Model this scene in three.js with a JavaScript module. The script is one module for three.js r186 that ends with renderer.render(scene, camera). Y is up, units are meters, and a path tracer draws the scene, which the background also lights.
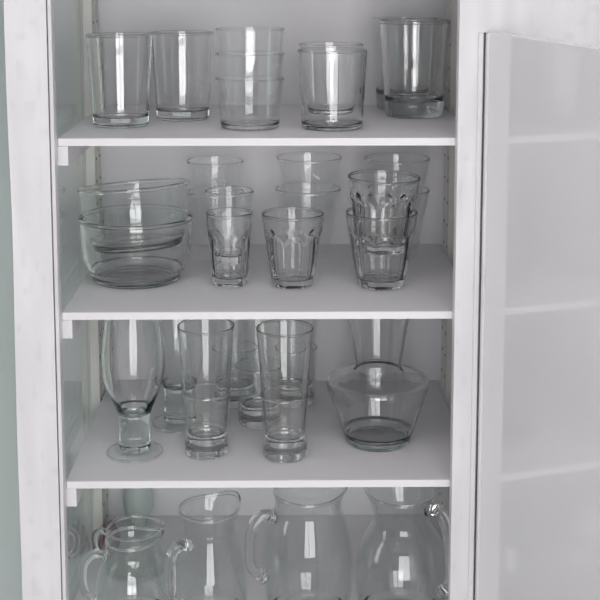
import * as THREE from 'three';
import { mergeGeometries, mergeVertices } from 'three/addons/utils/BufferGeometryUtils.js';
import { RoundedBoxGeometry } from 'three/addons/geometries/RoundedBoxGeometry.js';
import { RectAreaLightUniformsLib } from 'three/addons/lights/RectAreaLightUniformsLib.js';

// ---------------------------------------------------------------- camera, sky, light, exposure
const scene = new THREE.Scene();
const camera = new THREE.PerspectiveCamera(28.0725, 1, 0.05, 50);      // focal length 1200 px on a 600 px frame
camera.rotation.order = 'YXZ';
camera.position.set(0.2673, 1.3999, 1.390);
camera.rotation.set(-0.1248, -0.0115, 0);
camera.setViewOffset(600, 600, 0, 176, 600, 600);                      // the picture is the lower part of a larger exposure
camera.updateProjectionMatrix();
scene.add(camera);

const renderer = new THREE.WebGLRenderer();
renderer.toneMapping = THREE.LinearToneMapping;
renderer.toneMappingExposure = 0.63;
renderer.shadowMap.enabled = true;

scene.background = new THREE.Color().setRGB(2.9, 2.9, 2.9);           // even overcast sky

RectAreaLightUniformsLib.init();
const WIN = [                                                          // window openings: wall, centre, width, height
  { wall: 'front', c: 0.55, y0: 0.25, w: 1.70, h: 1.85, L: 7.6 },              // glazed garden door
  { wall: 'left', c: 0.28, y0: 0.75, w: 0.90, h: 1.45, L: 4.8 },
  { wall: 'roof', c: 0.30, z: 1.45, w: 1.70, h: 1.10, L: 2.8 },               // roof light over the room
];
const ROOM = { x0: -1.7, x1: 2.0, z0: -0.42, z1: 3.1, h: 2.5, t: 0.2 };
for (const o of WIN) {                                                 // daylight standing in each opening, outside the sashes
  const l = new THREE.RectAreaLight(new THREE.Color().setRGB(1.0, 0.982, 1.0), o.L, o.w, o.h);
  if (o.wall === 'front') { l.position.set(o.c, o.y0 + o.h / 2, ROOM.z1 + ROOM.t - 0.02); l.lookAt(o.c, o.y0 + o.h / 2, 0); }
  else if (o.wall === 'roof') { l.position.set(o.c, ROOM.h + 0.08, o.z); l.lookAt(o.c, 0, o.z - 1e-4); }
  else { l.position.set(ROOM.x0 - ROOM.t + 0.02, o.y0 + o.h / 2, o.c); l.lookAt(0, o.y0 + o.h / 2, o.c); }
  l.name = 'daylight'; l.castShadow = true; scene.add(l);
}

// ---------------------------------------------------------------- helpers
let seed = 7;
const rnd = () => { seed = (seed * 1664525 + 1013904223) >>> 0; return seed / 4294967296; };
const taken = new Map();
function numbered(n) { const k = taken.get(n) ?? 0; taken.set(n, k + 1); return k ? n + '_' + String(k).padStart(3, '0') : n; }
function shade(o) { o.traverse((m) => { if (m.isMesh) { m.castShadow = true; m.receiveShadow = true; } }); return o; }
function mesh(name, g, m, parent) { const o = new THREE.Mesh(g, m); o.name = name; o.castShadow = o.receiveShadow = true; if (parent) parent.add(o); return o; }
function structure(name, g, m) { const o = mesh(name, g, m, scene); o.userData = { kind: 'structure', label: undefined }; delete o.userData.label; return o; }
function thing(name, label, category, pos = [0, 0, 0], group) {
  const o = new THREE.Group(); o.name = numbered(name); o.position.set(...pos);
  o.userData = { label, category }; if (group) o.userData.group = group;
  scene.add(o); return o;
}
function box(x0, x1, y0, y1, z0, z1, r = 0) {
  const g = r ? new RoundedBoxGeometry(x1 - x0, y1 - y0, z1 - z0, 2, r) : new THREE.BoxGeometry(x1 - x0, y1 - y0, z1 - z0);
  g.translate((x0 + x1) / 2, (y0 + y1) / 2, (z0 + z1) / 2);
  const p = g.attributes.position, n = g.attributes.normal, uv = new Float32Array(p.count * 2);   // uv in metres
  for (let i = 0; i < p.count; i++) {
    const ax = Math.abs(n.getX(i)), ay = Math.abs(n.getY(i)), az = Math.abs(n.getZ(i));
    if (ax >= ay && ax >= az) { uv[2 * i] = p.getZ(i); uv[2 * i + 1] = p.getY(i); }
    else if (ay >= az) { uv[2 * i] = p.getX(i); uv[2 * i + 1] = p.getZ(i); }
    else { uv[2 * i] = p.getX(i); uv[2 * i + 1] = p.getY(i); }
  }
  g.setAttribute('uv', new THREE.BufferAttribute(uv, 2));
  return g;
}
function merged(list) { return mergeGeometries(list.map((g) => { const h = g.index ? g.toNonIndexed() : g; for (const k of Object.keys(h.attributes)) if (!['position', 'normal', 'uv'].includes(k)) h.deleteAttribute(k); return h; })); }

// ---------------------------------------------------------------- procedural textures
function noiseTexture(n, f, srgb) {
  const d = new Uint8Array(n * n * 4);
  for (let y = 0; y < n; y++) for (let x = 0; x < n; x++) {
    const v = f(x / n, y / n); for (let k = 0; k < 3; k++) d[(y * n + x) * 4 + k] = Math.max(0, Math.min(255, (Array.isArray(v) ? v[k] : v) * 255)); d[(y * n + x) * 4 + 3] = 255;
  }
  const t = new THREE.DataTexture(d, n, n); t.wrapS = t.wrapT = THREE.RepeatWrapping; t.magFilter = THREE.LinearFilter; t.minFilter = THREE.LinearMipmapLinearFilter; t.generateMipmaps = true;
  if (srgb) t.colorSpace = THREE.SRGBColorSpace; t.needsUpdate = true; return t;
}
function lattice(nx, ny) { const a = new Float32Array(nx * ny); for (let i = 0; i < a.length; i++) a[i] = rnd(); return (u, v) => {
  u = ((u % 1) + 1) % 1 * nx; v = ((v % 1) + 1) % 1 * ny; const x = Math.floor(u), y = Math.floor(v); let fx = u - x, fy = v - y; fx = fx * fx * (3 - 2 * fx); fy = fy * fy * (3 - 2 * fy);
  const g = (i, j) => a[((j % ny) * nx) + (i % nx)];
  return (g(x, y) * (1 - fx) + g(x + 1, y) * fx) * (1 - fy) + (g(x, y + 1) * (1 - fx) + g(x + 1, y + 1) * fx) * fy; }; }
const nA = lattice(90, 9), nB = lattice(24, 6), nC = lattice(12, 12), nD = lattice(120, 120), nE = lattice(40, 40);
const brushBump = noiseTexture(512, (u, v) => 0.45 * nA(u, v) + 0.35 * nB(u, v) + 0.2 * nD(u, v));     // brush strokes along the board
const brushTone = noiseTexture(512, (u, v) => 0.93 + 0.05 * nB(u, v) + 0.03 * nC(u, v) - 0.03 * Math.max(0, nE(u, v) - 0.72) / 0.28 , true);
const plasterBump = noiseTexture(256, (u, v) => 0.5 * nE(u, v) + 0.5 * nD(u, v));
for (const t of [brushBump, brushTone]) t.repeat.set(3.2, 1.6);
plasterBump.repeat.set(2, 2);

// ---------------------------------------------------------------- materials
const rgb = (r, g, b) => new THREE.Color().setRGB(r, g, b);
const std = (o) => new THREE.MeshPhysicalMaterial(o);
const white = rgb(0.86, 0.845, 0.87);                                     // one white paint on the whole cabinet
const M = {
  paint: std({ color: white, map: brushTone, roughness: 0.42, bumpMap: brushBump, bumpScale: 0.0003 }),
  shelf: std({ color: white, roughness: 0.5, bumpMap: plasterBump, bumpScale: 0.0001 }),
  back: std({ color: white, roughness: 0.55, bumpMap: plasterBump, bumpScale: 0.0001 }),
  sidePane: std({ color: rgb(0.93, 0.965, 0.95), transmission: 1, roughness: 0, thickness: 0, ior: 1.52 }),
  bottom: std({ color: white, roughness: 0.4 }),
  gloss: std({ color: white, roughness: 0.08, ior: 1.5 }),
  post: std({ color: rgb(0.80, 0.79, 0.75), roughness: 0.4 }),
  dark: std({ color: rgb(0.10, 0.10, 0.09), roughness: 0.6 }),
  wall: std({ color: rgb(0.50, 0.50, 0.50), roughness: 0.9, bumpMap: plasterBump, bumpScale: 0.0004 }),
  ceiling: std({ color: rgb(0.65, 0.65, 0.65), roughness: 0.95 }),
  floor: std({ color: rgb(0.40, 0.385, 0.37), roughness: 0.6 }),
  sash: std({ color: rgb(0.75, 0.75, 0.75), roughness: 0.4 }),
  pane: std({ color: rgb(0.965, 0.97, 0.965), transmission: 1, roughness: 0, thickness: 0, ior: 1.5 }),
  mint: std({ color: rgb(0.62, 0.70, 0.67), roughness: 0.3 }),
  pink: std({ color: rgb(0.38, 0.25, 0.30), roughness: 0.95 }),
};
const solid = (r, g, b, d) => std({ color: rgb(1, 1, 1), transmission: 1, roughness: 0, ior: 1.5, thickness: 0.004, attenuationColor: rgb(r, g, b), attenuationDistance: d });
const sheet = (r, g, b) => std({ color: rgb(r, g, b), transmission: 1, roughness: 0, ior: 1.5, thickness: 0 });
// thick glass (bases, rims, stems, handles) refracts as a solid; blown walls of two millimetres act as panes
const G = {
  clear: { thick: solid(0.955, 0.975, 0.968, 0.05), wall: sheet(0.990, 0.993, 0.992) },
  bowl: { thick: solid(0.90, 0.955, 0.94, 0.05), wall: sheet(0.982, 0.990, 0.987) },
  jug: { thick: solid(0.90, 0.94, 0.925, 0.05), wall: sheet(0.958, 0.968, 0.963) },
  green: { thick: solid(0.80, 0.92, 0.885, 0.05), wall: sheet(0.972, 0.986, 0.981) },
};

// ---------------------------------------------------------------- room shell
const R = ROOM, T = R.t;
structure('floor', box(R.x0 - T, R.x1 + T, -0.1, 0, R.z0 - T, R.z1 + T), M.floor);
{
  const k = WIN[2], x0 = k.c - k.w / 2, x1 = k.c + k.w / 2, z0 = k.z - k.h / 2, z1 = k.z + k.h / 2;
  structure('ceiling', merged([box(R.x0 - T, x0, R.h, R.h + 0.1, R.z0 - T, R.z1 + T), box(x1, R.x1 + T, R.h, R.h + 0.1, R.z0 - T, R.z1 + T), box(x0, x1, R.h, R.h + 0.1, R.z0 - T, z0), box(x0, x1, R.h, R.h + 0.1, z1, R.z1 + T)]), M.ceiling);
}
structure('wall_back', box(R.x0 - T, R.x1 + T, 0, R.h, R.z0 - T, R.z0), M.wall);
structure('wall_right', box(R.x1, R.x1 + T, 0, R.h, R.z0, R.z1), M.wall);
{
  const f = WIN[0], l = WIN[1];
  structure('wall_front', merged([
    box(R.x0 - T, f.c - f.w / 2, 0, R.h, R.z1, R.z1 + T), box(f.c + f.w / 2, R.x1 + T, 0, R.h, R.z1, R.z1 + T),
    box(f.c - f.w / 2, f.c + f.w / 2, 0, f.y0, R.z1, R.z1 + T), box(f.c - f.w / 2, f.c + f.w / 2, f.y0 + f.h, R.h, R.z1, R.z1 + T)]), M.wall);
  structure('wall_left', merged([
    box(R.x0 - T, R.x0, 0, R.h, R.z0, l.c - l.w / 2), box(R.x0 - T, R.x0, 0, R.h, l.c + l.w / 2, R.z1),
    box(R.x0 - T, R.x0, 0, l.y0, l.c - l.w / 2, l.c + l.w / 2), box(R.x0 - T, R.x0, l.y0 + l.h, R.h, l.c - l.w / 2, l.c + l.w / 2)]), M.wall);
}
WIN.forEach((o, i) => {                                                // two casements each, with one glazing bar
  const g = new THREE.Group(); g.name = 'window_' + (i + 1); g.userData = { kind: 'structure' }; scene.add(g);
  const h = o.h, w = o.w, s = 0.055;
  mesh('window_frame', merged([box(-w / 2, w / 2, 0, s, -0.03, 0.03), box(-w / 2, w / 2, h - s, h, -0.03, 0.03), box(-w / 2, -w / 2 + s, s, h - s, -0.03, 0.03), box(w / 2 - s, w / 2, s, h - s, -0.03, 0.03)]), M.sash, g);
  mesh('mullion', box(-0.05, 0.05, s, h - s, -0.03, 0.03), M.sash, g);
  for (const sx of [-1, 1]) {
    mesh('glazing_bar', box(sx > 0 ? 0.05 : -w / 2 + s, sx > 0 ? w / 2 - s : -0.05, h * 0.68, h * 0.68 + 0.03, -0.015, 0.015), M.sash, g);
    const p = new THREE.PlaneGeometry(w / 2 - s - 0.05, h - 2 * s); p.translate(sx * (w / 4 - s / 2 + 0.025), h / 2, -0.002); mesh('pane', p, M.pane, g);
  }
  if (o.wall === 'front') g.position.set(o.c, o.y0, R.z1 + 0.1); else if (o.wall === 'roof') { g.position.set(o.c, R.h + 0.04, o.z - o.h / 2); g.rotation.x = Math.PI / 2; } else { g.position.set(R.x0 - 0.1, o.y0, o.c); g.rotation.y = Math.PI / 2; }
});

// ---------------------------------------------------------------- the cabinet
// Shelf height levels (tops); shelf fronts at z = 0, back panel at z = -0.36, shelf ends at x = 0 and x = 0.5
const Y1 = 1.2089, Y2 = 1.0, Y3 = 0.7898, Y4 = 0.5763, D = 0.36, W = 0.5, TOP = 1.43, SIDE = -0.014, DOORTOP = 1.333;
const cab = thing('display_cabinet', 'white painted wooden cabinet with open shelves of glassware', 'cabinet', [0, 0, 0]);
{
  // left stile: an old board with an uneven outer edge, then a narrow inner strip behind a groove
  const g = new THREE.BoxGeometry(0.0465, TOP - 0.05, 0.019, 4, 120, 1); g.translate(-0.0285, (TOP + 0.05) / 2, 0.0105);
  const p = g.attributes.position;
  for (let i = 0; i < p.count; i++) { const x = p.getX(i), y = p.getY(i), k = (-0.00525 - x) / 0.0465;
    p.setX(i, x + k * (0.0022 * (nB(0.3, y * 0.9) - 0.5) + 0.0010 * (nA(0.7, y * 0.31 * 3) - 0.5)) + (1 - k) * 0.0006 * (nB(0.6, y * 0.7) - 0.5)); }
  g.computeVertexNormals();
  const uv = g.attributes.uv; for (let i = 0; i < p.count; i++) uv.setXY(i, p.getX(i), p.getY(i));
  mesh('stile', g, M.paint, cab);
  mesh('inner_strip', box(-0.0042, 0.0004, 0.05, TOP, 0.0008, 0.0185, 0.001), M.paint, cab);
  mesh('rebate', box(-0.0085, -0.002, 0.05, TOP, -0.006, 0.0006), M.paint, cab);
  // right stile, hinge bead, groove at the hinge, plain face beyond
  mesh('stile', merged([box(0.465, 0.4868, 0.05, DOORTOP, 0.001, 0.020), box(0.465, 0.4868, DOORTOP, TOP, 0.001, 0.020)]), M.paint, cab);
  mesh('hinge_bead', box(0.4864, 0.4928, 0.05, DOORTOP, 0.001, 0.0235, 0.0015), M.paint, cab);
  mesh('face_panel', merged([box(0.4868, 0.86, DOORTOP, TOP, 0.001, 0.020), box(0.4972, 0.86, 0.05, DOORTOP, 0.001, 0.020), box(0.4868, 0.5021, 0.05, DOORTOP, -0.012, -0.004)]), M.paint, cab);
  mesh('top_rail', box(-0.052, 0.86, TOP, TOP + 0.07, 0.001, 0.020, 0.001), M.paint, cab);
  mesh('bottom_rail', box(0.0004, 0.465, Y4 - 0.05, Y4 - 0.002, 0.001, 0.020, 0.001), M.paint, cab);
  mesh('plinth', box(-0.40, 0.86, 0.0, 0.05, -D - 0.012, 0.010), M.paint, cab);
  mesh('top_board', box(-0.40, 0.86, TOP + 0.004, TOP + 0.02, -D - 0.012, 0.0005), M.paint, cab);
  mesh('lower_panel', box(0.0004, 0.465, 0.05, Y4 - 0.05, -0.004, 0.012), M.paint, cab);
  mesh('back_panel', box(SIDE - 0.014, 0.86, 0.05, TOP + 0.004, -D - 0.012, -D - 0.0005), M.back, cab);
  mesh('bay_back', box(-0.40, SIDE - 0.014, 0.05, TOP + 0.004, -D - 0.012, -D - 0.0005), M.back, cab);
  mesh('side_pane', box(SIDE - 0.004, SIDE, Y4, TOP + 0.004, -D, -0.0065), M.sidePane, cab);
  mesh('side_panel', box(SIDE - 0.014, SIDE, 0.05, Y4, -D, -0.0065), M.back, cab);
  for (const [z0, z1] of [[-D, -0.236], [-0.2345, -0.1145], [-0.113, -0.0005]]) mesh('side_board', box(0.5085, 0.5225, 0.05, TOP + 0.004, z0, z1, 0.0007), M.back, cab);
  mesh('cabinet_floor', box(SIDE, 0.5085, Y4 - 0.014, Y4, -D, 0.0), M.bottom, cab);
  mesh('end_panel', box(-0.40, -0.386, 0.05, TOP + 0.004, -D, 0.0), M.back, cab);
  mesh('bay_pane', box(-0.386, -0.050, 0.05, TOP, -0.001, 0.003), M.sidePane, cab);
  // slotted pilaster strips on the side boards, near the back
  for (const [xa, xb, s] of [[SIDE, -0.001, 1], [0.4965, 0.5085, -1]]) {
    const inner = s > 0 ? xb : xa;
    const p = mesh('pilaster', merged([box(xa, xb, Y4, TOP, -0.330, -0.306, 0.0008), box(xa, xb, Y4, TOP, -0.2995, -0.2755, 0.0008)]), M.post, cab);
    mesh('slot', box(s > 0 ? xa : xb - 0.006, s > 0 ? xa + 0.006 : xb, Y4, TOP, -0.3060, -0.2995), M.dark, p);
    for (let y = Y4 + 0.02; y < TOP - 0.05; y += 0.032) for (const z of [-0.318, -0.2875]) {
      const h = new THREE.CylinderGeometry(0.0021, 0.0021, 0.0006, 10); h.rotateZ(Math.PI / 2); h.translate(inner + s * 0.0002, y, z); mesh('pin_hole', h, M.dark, p);
    }
  }
}
// shelves and their cleats
for (const [y, l] of [[Y1, 'tumblers and stacked water glasses'], [Y2, 'glass bowls and faceted glasses'], [Y3, 'footed beer glasses, highballs and carafe']]) {
  const s = thing('shelf', 'white painted shelf board carrying ' + l, 'shelf', [0, y, 0], 'shelves of the white cabinet');
  mesh('board', box(0.0006, 0.4962, -0.0092, 0, -D, -0.0032), M.shelf, s);
  mesh('front_edge', box(0.0006, 0.4962, -0.0092, 0, -0.0034, 0, 0.0007), M.shelf, s);
  mesh('cleat', box(-0.0012, 0.0122, -0.0325, -0.0094, -0.272, -0.001, 0.0008).translate(0, y, 0), M.paint, cab);
  mesh('cleat', box(0.4875, 0.4965, -0.0325, -0.0094, -0.272, -0.001, 0.0008).translate(0, y, 0), M.paint, cab);
}
// the door on the right, standing open a little past square
{
  const d = thing('cabinet_door', 'glossy white cabinet door standing open at its hinges', 'door', [0.4965, 0, 0.0245]);
  d.rotation.y = -Math.PI / 2 + 9 * Math.PI / 180;                     // local +x runs along the door away from the hinge
  // local -z... the inner face is local z = 0 and looks towards the shelves
  mesh('edge_bead', box(0, 0.0065, 0.05, DOORTOP, -0.020, 0.0022, 0.001), M.paint, d);
  mesh('hinge_stile', box(0.0066, 0.1245, 0.05, DOORTOP, -0.020, -0.0004), M.gloss, d);
  mesh('panel', box(0.1245, 0.50, 0.05, DOORTOP, -0.020, 0.0), M.gloss, d);
}

// ---------------------------------------------------------------- glass makers
const SEG = 72;
function lathe(pts, seg = SEG) { return new THREE.LatheGeometry(pts.map(([r, y]) => new THREE.Vector2(Math.max(r, 0), y)), seg); }
function arc(cx, cy, r, a0, a1, n) { const o = []; for (let i = 0; i <= n; i++) { const a = a0 + (a1 - a0) * i / n; o.push([cx + r * Math.cos(a), cy + r * Math.sin(a)]); } return o; }
// outer(y) and inner(y) give the radii; base and rim are closed rings of thick glass, the wall lies between them
function rimRing(ro, ri, h, k = 1.5) {                                  // rounded closed ring, h its top
  const t = ro - ri, m = (ro + ri) / 2, p = [], hh = t * k;
  for (let i = 0; i <= 8; i++) { const a = Math.PI * i / 8; p.push([m + t / 2 * Math.cos(a), h - t / 2 + t / 2 * Math.sin(a)]); }
  for (let i = 0; i <= 8; i++) { const a = Math.PI + Math.PI * i / 8; p.push([m + t / 2 * Math.cos(a), h - hh + t / 2 + t / 2 * Math.sin(a)]); }
  p.push(p[0].slice()); return lathe(p);
}
function cupGeometries({ h, t, base, outer, inner, bev = 0.002, punt = 0.0008, n = 22, corner = 0.004, rimT = 0.0019, rimK = 1.5 }) {
  inner = inner || ((y) => outer(y) - t);
  const O = [], yi = base + corner;
  const b = [[0, punt], [outer(0) - bev * 2.2, punt * 0.6], [outer(0) - bev * 1.6, 0]];
  for (let i = 0; i <= 5; i++) { const a = -Math.PI / 2 + Math.PI / 2 * i / 5; b.push([outer(bev) - bev + bev * Math.cos(a), bev + bev * Math.sin(a)]); }
  for (let i = 1; i <= 6; i++) { const y = bev + (yi - bev) * i / 6; b.push([outer(y), y]); }
  const f = []; for (let i = 0; i <= 6; i++) { const a = Math.PI / 2 * i / 6; f.push([inner(yi) - corner + corner * Math.cos(a), yi - corner * Math.sin(a)]); }
  f.push([(inner(yi) - corner) * 0.5, base - 0.0002], [0, base - 0.0004]);
  const top = h - rimT * rimK + rimT * 0.3;
  for (let i = 0; i <= n; i++) { const y = yi + (top - yi) * i / n; O.push([outer(y), y]); }
  const I = []; for (let i = 0; i <= n; i++) { const y = top + (yi - top) * i / n; I.push([inner(y), y]); }
  const c = (outer(h) + inner(h)) / 2;
  return { wall: merged([lathe(O), lathe(I)]), base: merged([lathe(b), lathe([b[b.length - 1], f[0]]), lathe(f)]), rim: rimRing(c + rimT / 2, c - rimT / 2, h, rimK) };
}
function cup(name, label, pos, spec, mat, group, cat = 'glass') {
  const o = thing(name, label, cat, pos, group), g = cupGeometries(spec);
  mesh('wall', g.wall, spec.solidWall ? mat.thick : mat.wall, o); mesh('base', g.base, spec.sheetBase ? mat.wall : mat.thick, o); mesh('rim', g.rim, mat.thick, o); return o;
}
const line = (r0, r1, h, k = 1) => (y) => r0 + (r1 - r0) * Math.pow(Math.max(0, Math.min(1, y / h)), k);
const LIFT = 0.0003;

// ---------------------------------------------------------------- top shelf
cup('tumbler', 'plain flared glass tumbler at the left end of the top shelf', [0.0581, Y1 + LIFT, -0.1194], { solidWall: true, h: 0.1157, t: 0.0022, base: 0.012, outer: line(0.0345, 0.0419, 0.1157), bev: 0.003 }, G.clear, 'tall tumblers on the top shelf');
cup('tumbler', 'plain flared glass tumbler standing behind, beside the stack of three', [0.1305, Y1 + LIFT, -0.1894], { solidWall: true, h: 0.1148, t: 0.0022, base: 0.012, outer: line(0.0345, 0.0413, 0.1148), bev: 0.003 }, G.clear, 'tall tumblers on the top shelf');
{
  const spec = { rimT: 0.0014, h: 0.0625, t: 0.0016, base: 0.0055, outer: line(0.0362, 0.0428, 0.0625), bev: 0.004 };
  const L = ['wide low water glass at the bottom of a stack of three', 'wide low water glass in the middle of a stack of three', 'wide low water glass on top of a stack of three'];
  [0, 0.0305, 0.0612].forEach((dy, i) => cup('water_glass', L[i], [0.2220 + i * 0.0004, Y1 + LIFT + dy, -0.0959], { ...spec, sheetBase: i > 0 }, G.clear, 'low water glasses stacked on the top shelf'));
}
cup('water_glass', 'wide water glass holding a second glass nested inside it', [0.3242, Y1 + LIFT, -0.0919], { rimT: 0.0016, solidWall: true, h: 0.0975, t: 0.0020, base: 0.006, outer: line(0.0380, 0.0433, 0.0975), bev: 0.004 }, G.clear, 'nested water glasses');
cup('water_glass', 'narrower glass nested inside the wide water glass', [0.3225, Y1 + LIFT + 0.0190, -0.0925], { rimT: 0.0016, h: 0.0858, t: 0.0018, base: 0.005, outer: (y) => 0.0262 + 0.0140 * Math.pow(Math.min(1, y / 0.0858), 0.62), bev: 0.004 }, G.clear, 'nested water glasses');
cup('heavy_tumbler', 'tall heavy-based tumbler at the front right of the top shelf', [0.4396, Y1 + LIFT, -0.2161], { solidWall: true, rimT: 0.003, h: 0.1293, t: 0.0042, base: 0.021, outer: line(0.0380, 0.0478, 0.1293, 0.9), bev: 0.004, corner: 0.009 }, G.clear, 'heavy-based tumblers on the top shelf');
cup('heavy_tumbler', 'tall heavy-based tumbler tucked behind another by the back panel', [0.4345, Y1 + LIFT, -0.3080], { h: 0.1285, t: 0.0030, base: 0.021, outer: line(0.0375, 0.0470, 0.1293, 0.9), bev: 0.004, corner: 0.009 }, G.clear, 'heavy-based tumblers on the top shelf');

// ---------------------------------------------------------------- middle shelf: bowls
function bowl(label, pos, rx, rz, spec, upper) {
  const o = thing('glass_bowl', label, 'bowl', pos, 'stacked glass bowls'); o.rotation.set(rx, 0, rz);
  const g = cupGeometries({ ...spec, rimT: 0.0042, rimK: 1.2 }); mesh('wall', g.wall, upper ? G.bowl.wall : G.bowl.thick, o); mesh('base', g.base, G.bowl.thick, o); mesh('rim', g.rim, G.bowl.thick, o); return o;
}
{
  const prof = (y) => { const u = Math.min(1, y / 0.086); return 0.0520 + 0.0160 * Math.pow(Math.min(1, y / 0.034), 0.55) + 0.0062 * u + (y > 0.079 ? 0.0016 * (y - 0.079) / 0.007 : 0); };
  bowl('clear round glass bowl standing on the shelf under another bowl', [0.0701, Y2 + LIFT, -0.1574], 0, 0.0, { h: 0.086, t: 0.0045, base: 0.006, outer: prof, inner: (y) => prof(Math.min(y, 0.079)) - 0.0045, bev: 0.006, corner: 0.010 });
  const prof2 = (y) => { const u = Math.min(1, y / 0.082); return 0.0520 + 0.0105 * Math.pow(Math.min(1, y / 0.022), 0.5) + 0.0105 * u; };
  bowl('clear round glass bowl sitting tilted in another bowl', [0.0730, Y2 + 0.0445, -0.1540], -0.085, 0.075, { h: 0.082, t: 0.0042, base: 0.006, outer: prof2, inner: (y) => prof2(y) - 0.0042, bev: 0.006, corner: 0.010 }, true);
}

// ---------------------------------------------------------------- middle shelf: faceted glasses
function facetGeometries({ h, rb, rt, facets = 9, t = 0.0026, base = 0.011, turn = 0 }) {
  const seg = facets * 12;
  const outer = (y) => { const u = y / h; return rb + (rt - rb) * (0.18 * u + 0.82 * Math.pow(u, 0.85)) + 0.0012 * Math.sin(Math.min(1, u / 0.72) * Math.PI) ; };
  const rAt = (y, a) => {                                              // flat flutes below, a smooth round band above
    const u = y / h, k = Math.max(0, Math.min(1, (0.74 - u) / 0.08)), m = ((a / (2 * Math.PI) * facets) % 1 + 1) % 1 - 0.5;
    const arch = Math.max(0, Math.min(1, (0.74 - 0.32 * m * m * 1.2 - u) / 0.05));
    const flat = Math.cos(Math.PI / facets) / Math.cos(m * 2 * Math.PI / facets);
    return outer(y) * (1 + (flat * 0.997 - 1) * arch * Math.min(1, k * 3)) - 0.0009 * arch; };
  function skin(rings, seg) {
    const pos = [], idx = [];
    for (const [fn, y] of rings) for (let i = 0; i < seg; i++) { const a = i / seg * Math.PI * 2, r = fn(a); pos.push(r * Math.sin(a + turn), y, r * Math.cos(a + turn)); }
    for (let j = 0; j + 1 < rings.length; j++) for (let i = 0; i < seg; i++) { const a = j * seg + i, b = j * seg + (i + 1) % seg, c = a + seg, d = b + seg; idx.push(a, b, c, b, d, c); }
    const g = new THREE.BufferGeometry(); g.setAttribute('position', new THREE.Float32BufferAttribute(pos, 3)); g.setIndex(idx); g.computeVertexNormals();
    g.setAttribute('uv', new THREE.Float32BufferAttribute(new Float32Array(pos.length / 3 * 2), 2)); return g;
  }
  const rings = [], ins = [], low = [], floor = [], e = 1e-5;
  const inner = (y) => outer(y) - t - 0.0016 * Math.max(0, Math.min(1, (0.78 - y / h) / 0.25)), yi = base + 0.004, rimT = 0.0024, top = h - rimT;
  low.push([() => e, 0.0012], [(a) => rAt(0, a) * 0.80, 0.0008], [(a) => rAt(0, a) * 0.86, 0], [(a) => rAt(0, a) - 0.0022, 0], [(a) => rAt(0.0006, a) - 0.0006, 0.0006], [(a) => rAt(0.002, a), 0.002]);
  for (const y of [0.0045, 0.008, 0.011, yi]) low.push([(a) => rAt(y, a), y]);
  const n = 34; for (let i = 0; i <= n; i++) { const y = yi + (top - yi) * i / n; rings.push([(a) => rAt(y, a), y]); }
  for (let i = 0; i <= 20; i++) { const y = top + (yi - top) * i / 20; ins.push([() => inner(y), y]); }
  for (let i = 0; i <= 5; i++) { const b = Math.PI / 2 * i / 5; floor.push([() => inner(yi) - 0.004 + 0.004 * Math.cos(b), yi - 0.004 * Math.sin(b)]); }
  floor.push([() => e, base - 0.0003]);
  const ring = skin([low[low.length - 1], floor[0]], seg), c = outer(h) - t / 2;
  return { wall: merged([skin(rings, seg), skin(ins, seg)]), base: merged([skin(low, seg), ring, skin(floor, seg)]), rim: rimRing(c + rimT / 2, c - rimT / 2, h, 1.5) };
}
const facetKinds = new Map();
function faceted(label, [x, y, z], kind, group, tilt = [0, 0], solidWall = false) {
  const key = JSON.stringify(kind); if (!facetKinds.has(key)) facetKinds.set(key, facetGeometries(kind));
  const g = facetKinds.get(key), o = thing('faceted_glass', label, 'glass', [x, y, z], group);
  o.rotation.set(tilt[0], (x * 37) % 0.7, tilt[1]); mesh('wall', g.wall, solidWall ? G.clear.thick : G.clear.wall, o); mesh('base', g.base, z < -0.2 ? G.clear.wall : G.clear.thick, o); mesh('rim', g.rim, G.clear.thick, o); return o;
}
{
  const small = { h: 0.0955, rb: 0.0225, rt: 0.0305, t: 0.0022 }, smallIn = { h: 0.0955, rb: 0.0175, rt: 0.0312, t: 0.002 }, mid = { h: 0.0955, rb: 0.0270, rt: 0.0404 }, big = { h: 0.0975, rb: 0.0305, rt: 0.0466 };
  const A = 'small narrow faceted glasses', B = 'faceted glasses', y = Y2 + LIFT;
  faceted('narrow faceted glass beside the glass bowls, lower of two', [0.1940, y, -0.1282], small, A, [0, 0], true);
  faceted('narrow faceted glass beside the glass bowls, upper of two', [0.1940, y + 0.0285, -0.1282], smallIn, A);
  faceted('faceted glass behind the narrow pair, lower of two', [0.1673, y, -0.2772], mid, B);
  faceted('faceted glass behind the narrow pair, upper of two', [0.1673, y + 0.0440, -0.2772], mid, B);
  faceted('single faceted glass standing on its own in front of a stacked pair', [0.2756, y, -0.1223], mid, B, [0, 0], true);
  faceted('faceted glass behind the single one, lower of two', [0.2981, y, -0.2907], big, B);
  faceted('faceted glass behind the single one, upper of two', [0.2995, y + 0.0450, -0.2907], big, B);
  faceted('wide faceted glass in the front pair near the open door, lower of two', [0.3892, y, -0.1197], big, B, [0, 0], true);
  faceted('wide faceted glass in the front pair near the open door, upper of two, tilted', [0.3892, y + 0.0460, -0.1197], big, B, [0.03, -0.03], true);
  faceted('wide faceted glass in the back pair near the open door, lower of two', [0.4231, y, -0.2788], big, B);
  faceted('wide faceted glass in the back pair near the open door, upper of two', [0.4231, y + 0.0450, -0.2788], big, B);
}

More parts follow.
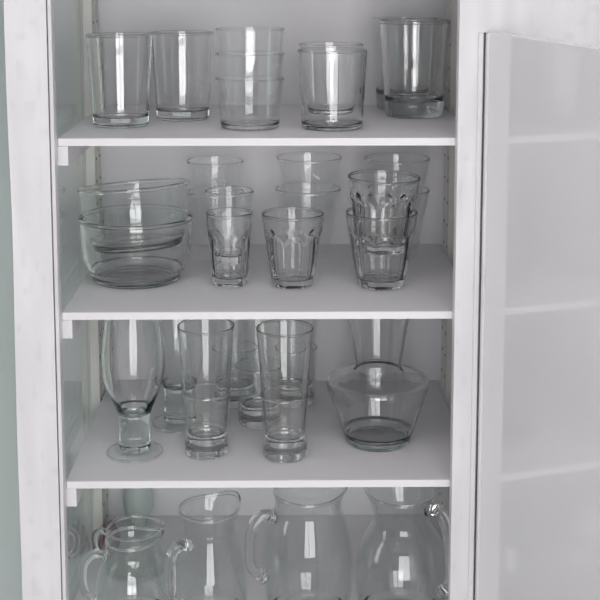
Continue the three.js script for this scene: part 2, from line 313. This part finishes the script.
// ---------------------------------------------------------------- lower shelf: footed beer glasses
function goblet(label, [x, y, z], solidBowl) {
  const o = thing('footed_glass', label, 'glass', [x, y, z], 'footed beer glasses');
  const spline = (pts, n) => new THREE.SplineCurve(pts.map((p) => new THREE.Vector2(...p))).getPoints(n).map((p) => [p.x, p.y]);
  mesh('foot', lathe([[0, 0.0012], [0.030, 0.0006], [0.0335, 0], [0.0352, 0.0004], [0.0359, 0.0016], [0.0352, 0.0028], [0.032, 0.0036], [0.024, 0.0046], [0.0205, 0.0058]]), G.bowl.wall, o);
  mesh('foot_edge', rimRing(0.0362, 0.0338, 0.0030, 1.15), G.bowl.thick, o);
  const inn = spline([[0.0312, 0.186], [0.0340, 0.166], [0.0371, 0.140], [0.0378, 0.117], [0.0354, 0.098], [0.0290, 0.080], [0.0205, 0.064], [0.0150, 0.0555], [0.008, 0.0525], [0, 0.052]], 64);
  const out = spline([[0.0204, 0.051], [0.0240, 0.062], [0.0316, 0.080], [0.0380, 0.098], [0.0402, 0.117], [0.0394, 0.140], [0.0362, 0.166], [0.0335, 0.186]], 56);
  const cut = inn.findIndex((p) => p[1] < 0.060), oc = out.findIndex((p) => p[1] > 0.060);
  mesh('stem', merged([lathe([[0, 0.0052], [0.0170, 0.0052], [0.0192, 0.0060], [0.0198, 0.0085], [0.0199, 0.018], [0.0195, 0.040], [0.0197, 0.047], ...out.slice(0, oc + 1)]), lathe([out[oc], inn[cut]]), lathe(inn.slice(cut))]), G.bowl.thick, o);
  mesh('bowl', merged([lathe(out.slice(oc)), lathe([out[out.length - 1], inn[0]]), lathe(inn.slice(0, cut + 1))]), solidBowl ? G.bowl.thick : G.bowl.wall, o);
  return o;
}
goblet('footed beer glass at the left end, its round foot near the shelf edge', [0.0726, Y3 + LIFT, -0.0876], true);
goblet('footed beer glass behind the first highball stack', [0.1202, Y3 + LIFT, -0.1868], false);

// ---------------------------------------------------------------- lower shelf: highballs in pairs, a tall flared one in a short straight one
{
  const short = { h: 0.0822, t: 0.0019, base: 0.0105, outer: line(0.0276, 0.0318, 0.0822), bev: 0.0035 };
  const tall = { h: 0.152, t: 0.0019, base: 0.012, outer: (y) => { const u = Math.min(1, y / 0.152); return 0.0238 + 0.0126 * Math.pow(u, 0.95); }, bev: 0.0035 };
  const spots = [[0.1649, -0.0876, 'between the footed glasses and another pair'], [0.2650, -0.0770, 'at the front beside the carafe'], [0.2293, -0.1902, 'behind and between the two front pairs'], [0.1945, -0.2698, 'at the back behind the footed glass'], [0.2792, -0.2688, 'at the back beside the carafe']];
  for (const [x, z, l] of spots) {
    cup('short_tumbler', 'short straight glass under a highball ' + l, [x, Y3 + LIFT, z], short, G.clear, 'short tumblers under the highballs');
    cup('highball_glass', 'tall highball nested in a short glass ' + l, [x, Y3 + LIFT + 0.0160, z], { ...tall, solidWall: z > -0.1 }, G.clear, 'highballs nested in short tumblers');
  }
}
// ---------------------------------------------------------------- lower shelf: carafe
{
  const o = thing('carafe', 'wide-shouldered green-tinted glass carafe with a flared neck', 'carafe', [0.3869, Y3 + LIFT, -0.1258]);
  const sp = (pts, n) => new THREE.SplineCurve(pts.map((p) => new THREE.Vector2(...p))).getPoints(n).map((p) => [p.x, p.y]);
  const out = sp([[0.0430, 0.004], [0.0455, 0.012], [0.0535, 0.036], [0.0620, 0.060], [0.0662, 0.073], [0.0664, 0.080], [0.0630, 0.0855], [0.0540, 0.0895], [0.0420, 0.0930], [0.0330, 0.0962]], 60);
  const inn = sp([[0.0312, 0.0944], [0.0410, 0.0910], [0.0530, 0.0874], [0.0612, 0.0838], [0.0643, 0.0796], [0.0641, 0.0734], [0.0600, 0.060], [0.0515, 0.036], [0.0435, 0.0135], [0.0395, 0.0075], [0.034, 0.0058], [0, 0.0056]], 60);
  const oc = out.findIndex((p) => p[1] > 0.013), ic = inn.findIndex((p) => p[1] < 0.0135);
  mesh('base', merged([lathe([[0, 0.0022], [0.036, 0.0016], [0.0385, 0.0002], [0.0408, 0.0002], [0.0422, 0.0014], ...out.slice(0, oc + 1)]), lathe([out[oc], inn[ic]]), lathe(inn.slice(ic))]), G.green.thick, o);
  mesh('body', merged([lathe(out.slice(oc)), lathe(inn.slice(0, ic + 1))]), G.green.thick, o);
  const nOut = sp([[0.0330, 0.0962], [0.0306, 0.0990], [0.0302, 0.104], [0.0326, 0.122], [0.0360, 0.145], [0.0395, 0.165], [0.0425, 0.182]], 30);
  const nIn = sp([[0.0405, 0.182], [0.0375, 0.165], [0.0340, 0.145], [0.0305, 0.122], [0.0281, 0.104], [0.0288, 0.0976], [0.0312, 0.0944]], 30);
  mesh('neck', merged([lathe(nOut), lathe(nIn)]), G.green.thick, o);
  mesh('rim', rimRing(0.0427, 0.0403, 0.1835), G.clear.thick, o);
}

// ---------------------------------------------------------------- bottom: jugs
function jug(label, [x, y, z], { out, t = 0.0028, base = 0.006, spout, handle, hr = 0.0072, lip = 0.009, thinBase }) {
  const o = thing('glass_jug', label, 'jug', [x, y, z], 'glass jugs at the bottom of the cabinet');
  const sp = new THREE.SplineCurve(out.map((p) => new THREE.Vector2(...p))), P = sp.getPoints(64).map((p) => [p.x, p.y]), top = P[P.length - 1];
  const inn = []; for (let i = P.length - 1; i >= 0; i--) { const a = P[Math.max(0, i - 1)], b = P[Math.min(P.length - 1, i + 1)], dx = b[0] - a[0], dy = b[1] - a[1], l = Math.hypot(dx, dy); const q = [P[i][0] - dy / l * t, P[i][1] + dx / l * t]; if (q[1] > base + 0.003 && q[1] < top[1] + 0.0005) inn.push(q); }
  const lipOf = (g) => {                                                // draw the lip out into a spout
    const p = g.attributes.position;
    for (let i = 0; i < p.count; i++) {
      const X = p.getX(i), Y = p.getY(i), Z = p.getZ(i), r = Math.hypot(X, Z); if (r < 0.01 || Y < top[1] - 0.03) continue;
      const u = (Y - (top[1] - 0.03)) / 0.03, a = Math.atan2(Z, X) - spout, c = Math.max(0, Math.cos(a)), k = Math.pow(c, 5) * u * u;
      p.setX(i, X + Math.cos(spout) * lip * k); p.setZ(i, Z + Math.sin(spout) * lip * k); p.setY(i, Y + 0.006 * k);
    }
    g.deleteAttribute('normal'); const m = mergeVertices(g, 1e-6); m.computeVertexNormals(); return m; };
  const yb = base + 0.004, oc = P.findIndex((q) => q[1] > yb), ic = inn.findIndex((q) => q[1] < yb + 0.001), li = inn[ic];
  mesh('base', merged([lathe([[0, 0.002], [P[0][0] * 0.8, 0.0012], [P[0][0] * 0.9, 0], ...P.slice(0, oc + 1)]), lathe([P[oc], li]), lathe([li, [li[0] - 0.002, base + 0.0024], [li[0] - 0.005, base + 0.0008], [li[0] - 0.009, base], [0, base]])]), thinBase ? G.jug.wall : G.jug.thick, o);
  mesh('body', merged([lipOf(lathe(P.slice(oc), 96)), lipOf(lathe(inn.slice(0, ic + 1), 96))]), G.jug.wall, o);
  const rimT = 0.0036, cr = top[0] - t / 2; mesh('rim', lipOf(rimRing(cr + rimT / 2, cr - rimT / 2, top[1] + 0.001, 1.15)), G.jug.thick, o);
  // handle: a thick rod, flattened where it meets the body
  const c = new THREE.CatmullRomCurve3(handle.map(([r, yy]) => new THREE.Vector3(r, yy, 0)), false, 'centripetal');
  const n = 48, m = 14, pos = [], idx = [], fr = c.computeFrenetFrames(n, false);
  for (let i = 0; i <= n; i++) { const u = i / n, q = c.getPointAt(u), tg = c.getTangentAt(u), nz = new THREE.Vector3(0, 0, 1), nn = new THREE.Vector3().crossVectors(nz, tg).normalize(), e = Math.min(1, Math.min(u, 1 - u) / 0.10), rr = hr * (1 + 0.35 * (1 - e) * (1 - e));
    for (let j = 0; j < m; j++) { const a = j / m * Math.PI * 2, v = q.clone().addScaledVector(nn, Math.cos(a) * rr * 0.82).addScaledVector(nz, Math.sin(a) * rr * 1.05); pos.push(v.x, v.y, v.z); } }
  for (let i = 0; i < n; i++) for (let j = 0; j < m; j++) { const a = i * m + j, b = i * m + (j + 1) % m; idx.push(a, b, a + m, b, b + m, a + m); }
  for (const [s, dir] of [[0, -1], [n, 1]]) { const k = pos.length / 3, q = c.getPointAt(s / n); pos.push(q.x, q.y, q.z); for (let j = 0; j < m; j++) { const a = s * m + j, b = s * m + (j + 1) % m; dir > 0 ? idx.push(k, a, b) : idx.push(k, b, a); } }
  const hg = new THREE.BufferGeometry(); hg.setAttribute('position', new THREE.Float32BufferAttribute(pos, 3)); hg.setIndex(idx); hg.computeVertexNormals(); hg.setAttribute('uv', new THREE.Float32BufferAttribute(new Float32Array(pos.length / 3 * 2), 2));
  const H = mesh('handle', hg, G.jug.thick, o); H.rotation.y = -(spout + Math.PI);
  return o;
}
const deg = Math.PI / 180, yj = Y4 + LIFT;
jug('small glass jug with an open spout, nearest the side panel', [0.0690, yj, -0.0620], {
  out: [[0.034, 0.0015], [0.0405, 0.008], [0.0455, 0.024], [0.0465, 0.042], [0.0430, 0.064], [0.0350, 0.083], [0.0305, 0.0915], [0.0300, 0.0975], [0.0322, 0.104], [0.0325, 0.1105]],
  spout: -8 * deg, handle: [[0.0318, 0.088], [0.046, 0.0925], [0.058, 0.083], [0.062, 0.062], [0.058, 0.040], [0.0462, 0.030]], hr: 0.0066 });
jug('low wide glass jug behind the small one', [0.0570, yj, -0.1870], {
  out: [[0.038, 0.0015], [0.044, 0.007], [0.0475, 0.018], [0.0460, 0.032], [0.0400, 0.045], [0.0370, 0.052], [0.0375, 0.058], [0.0385, 0.0645]],
  thinBase: true, lip: 0.004, spout: 15 * deg, handle: [[0.0380, 0.050], [0.050, 0.054], [0.0600, 0.046], [0.0610, 0.032], [0.0560, 0.021], [0.0470, 0.017]], hr: 0.0055 });
jug('medium round glass jug with a ringed neck and thick handle', [0.1680, yj, -0.0620], {
  out: [[0.036, 0.0015], [0.0435, 0.009], [0.0480, 0.025], [0.0490, 0.044], [0.0460, 0.070], [0.0385, 0.098], [0.0335, 0.116], [0.0332, 0.1215], [0.0350, 0.124], [0.0345, 0.128], [0.0360, 0.138], [0.0386, 0.150]],
  spout: -45 * deg, handle: [[0.0352, 0.112], [0.049, 0.118], [0.0605, 0.108], [0.0635, 0.082], [0.0610, 0.054], [0.0490, 0.040]], hr: 0.0075 });
jug('large globe-shaped glass jug with a short straight neck', [0.2942, yj, -0.0670], {
  out: [[0.040, 0.0015], [0.0480, 0.010], [0.0555, 0.032], [0.0577, 0.060], [0.0574, 0.084], [0.0535, 0.112], [0.0465, 0.136], [0.0425, 0.147], [0.0420, 0.156], [0.0428, 0.163], [0.0440, 0.170]],
  spout: -18 * deg, handle: [[0.0450, 0.143], [0.060, 0.146], [0.0735, 0.132], [0.0770, 0.104], [0.0740, 0.078], [0.0585, 0.064]], hr: 0.0085 });
jug('large pitcher-shaped glass jug with a narrow waisted neck, beside the door', [0.4140, yj, -0.0670], {
  out: [[0.042, 0.0015], [0.0500, 0.010], [0.0575, 0.030], [0.0600, 0.055], [0.0580, 0.080], [0.0495, 0.106], [0.0385, 0.124], [0.0355, 0.134], [0.0370, 0.145], [0.0415, 0.158], [0.0455, 0.169]],
  spout: -142 * deg, handle: [[0.0400, 0.156], [0.055, 0.158], [0.0660, 0.138], [0.0720, 0.104], [0.0720, 0.070], [0.0600, 0.052]], hr: 0.0080 });

// ---------------------------------------------------------------- bottom: things at the back
{
  const o = thing('mint_vase', 'small pale mint vase with a round belly against the back panel', 'vase', [0.0440, Y4 + LIFT, -0.3320]);
  mesh('body', lathe([[0, 0.002], [0.009, 0.0015], [0.011, 0], [0.0118, 0.002], [0.0112, 0.007], [0.0150, 0.011], [0.0195, 0.018], [0.0222, 0.028], [0.0225, 0.042], [0.0205, 0.060], [0.0160, 0.078], [0.0125, 0.090], [0.0125, 0.098], [0.0140, 0.104], [0.0125, 0.104], [0.0110, 0.098], [0.0110, 0.090], [0.0145, 0.077], [0.0188, 0.060], [0.0207, 0.042], [0.0204, 0.028], [0.0175, 0.019], [0.012, 0.013], [0, 0.012]], 40), M.mint, o);
}
{
  const o = thing('pink_cloth', 'crumpled dusky pink cloth in the back corner', 'cloth', [0.0095, Y4 + 0.0004, -0.262]);
  const g = new THREE.SphereGeometry(1, 48, 28, 0, Math.PI * 2, 0, Math.PI / 2), p = g.attributes.position;
  for (let i = 0; i < p.count; i++) { const x = p.getX(i), y = p.getY(i), z = p.getZ(i), w = 1 + 0.22 * (nC(x * 0.5 + 0.5, z * 0.5 + 0.5 + y * 0.3) - 0.5) + 0.10 * Math.sin(9 * x + 5 * z + 6 * y); p.setXYZ(i, x * 0.0135 * w, y * 0.030 * w, z * 0.038 * w); }
  g.computeVertexNormals(); mesh('folds', g, M.pink, o);
}

renderer.render(scene, camera);
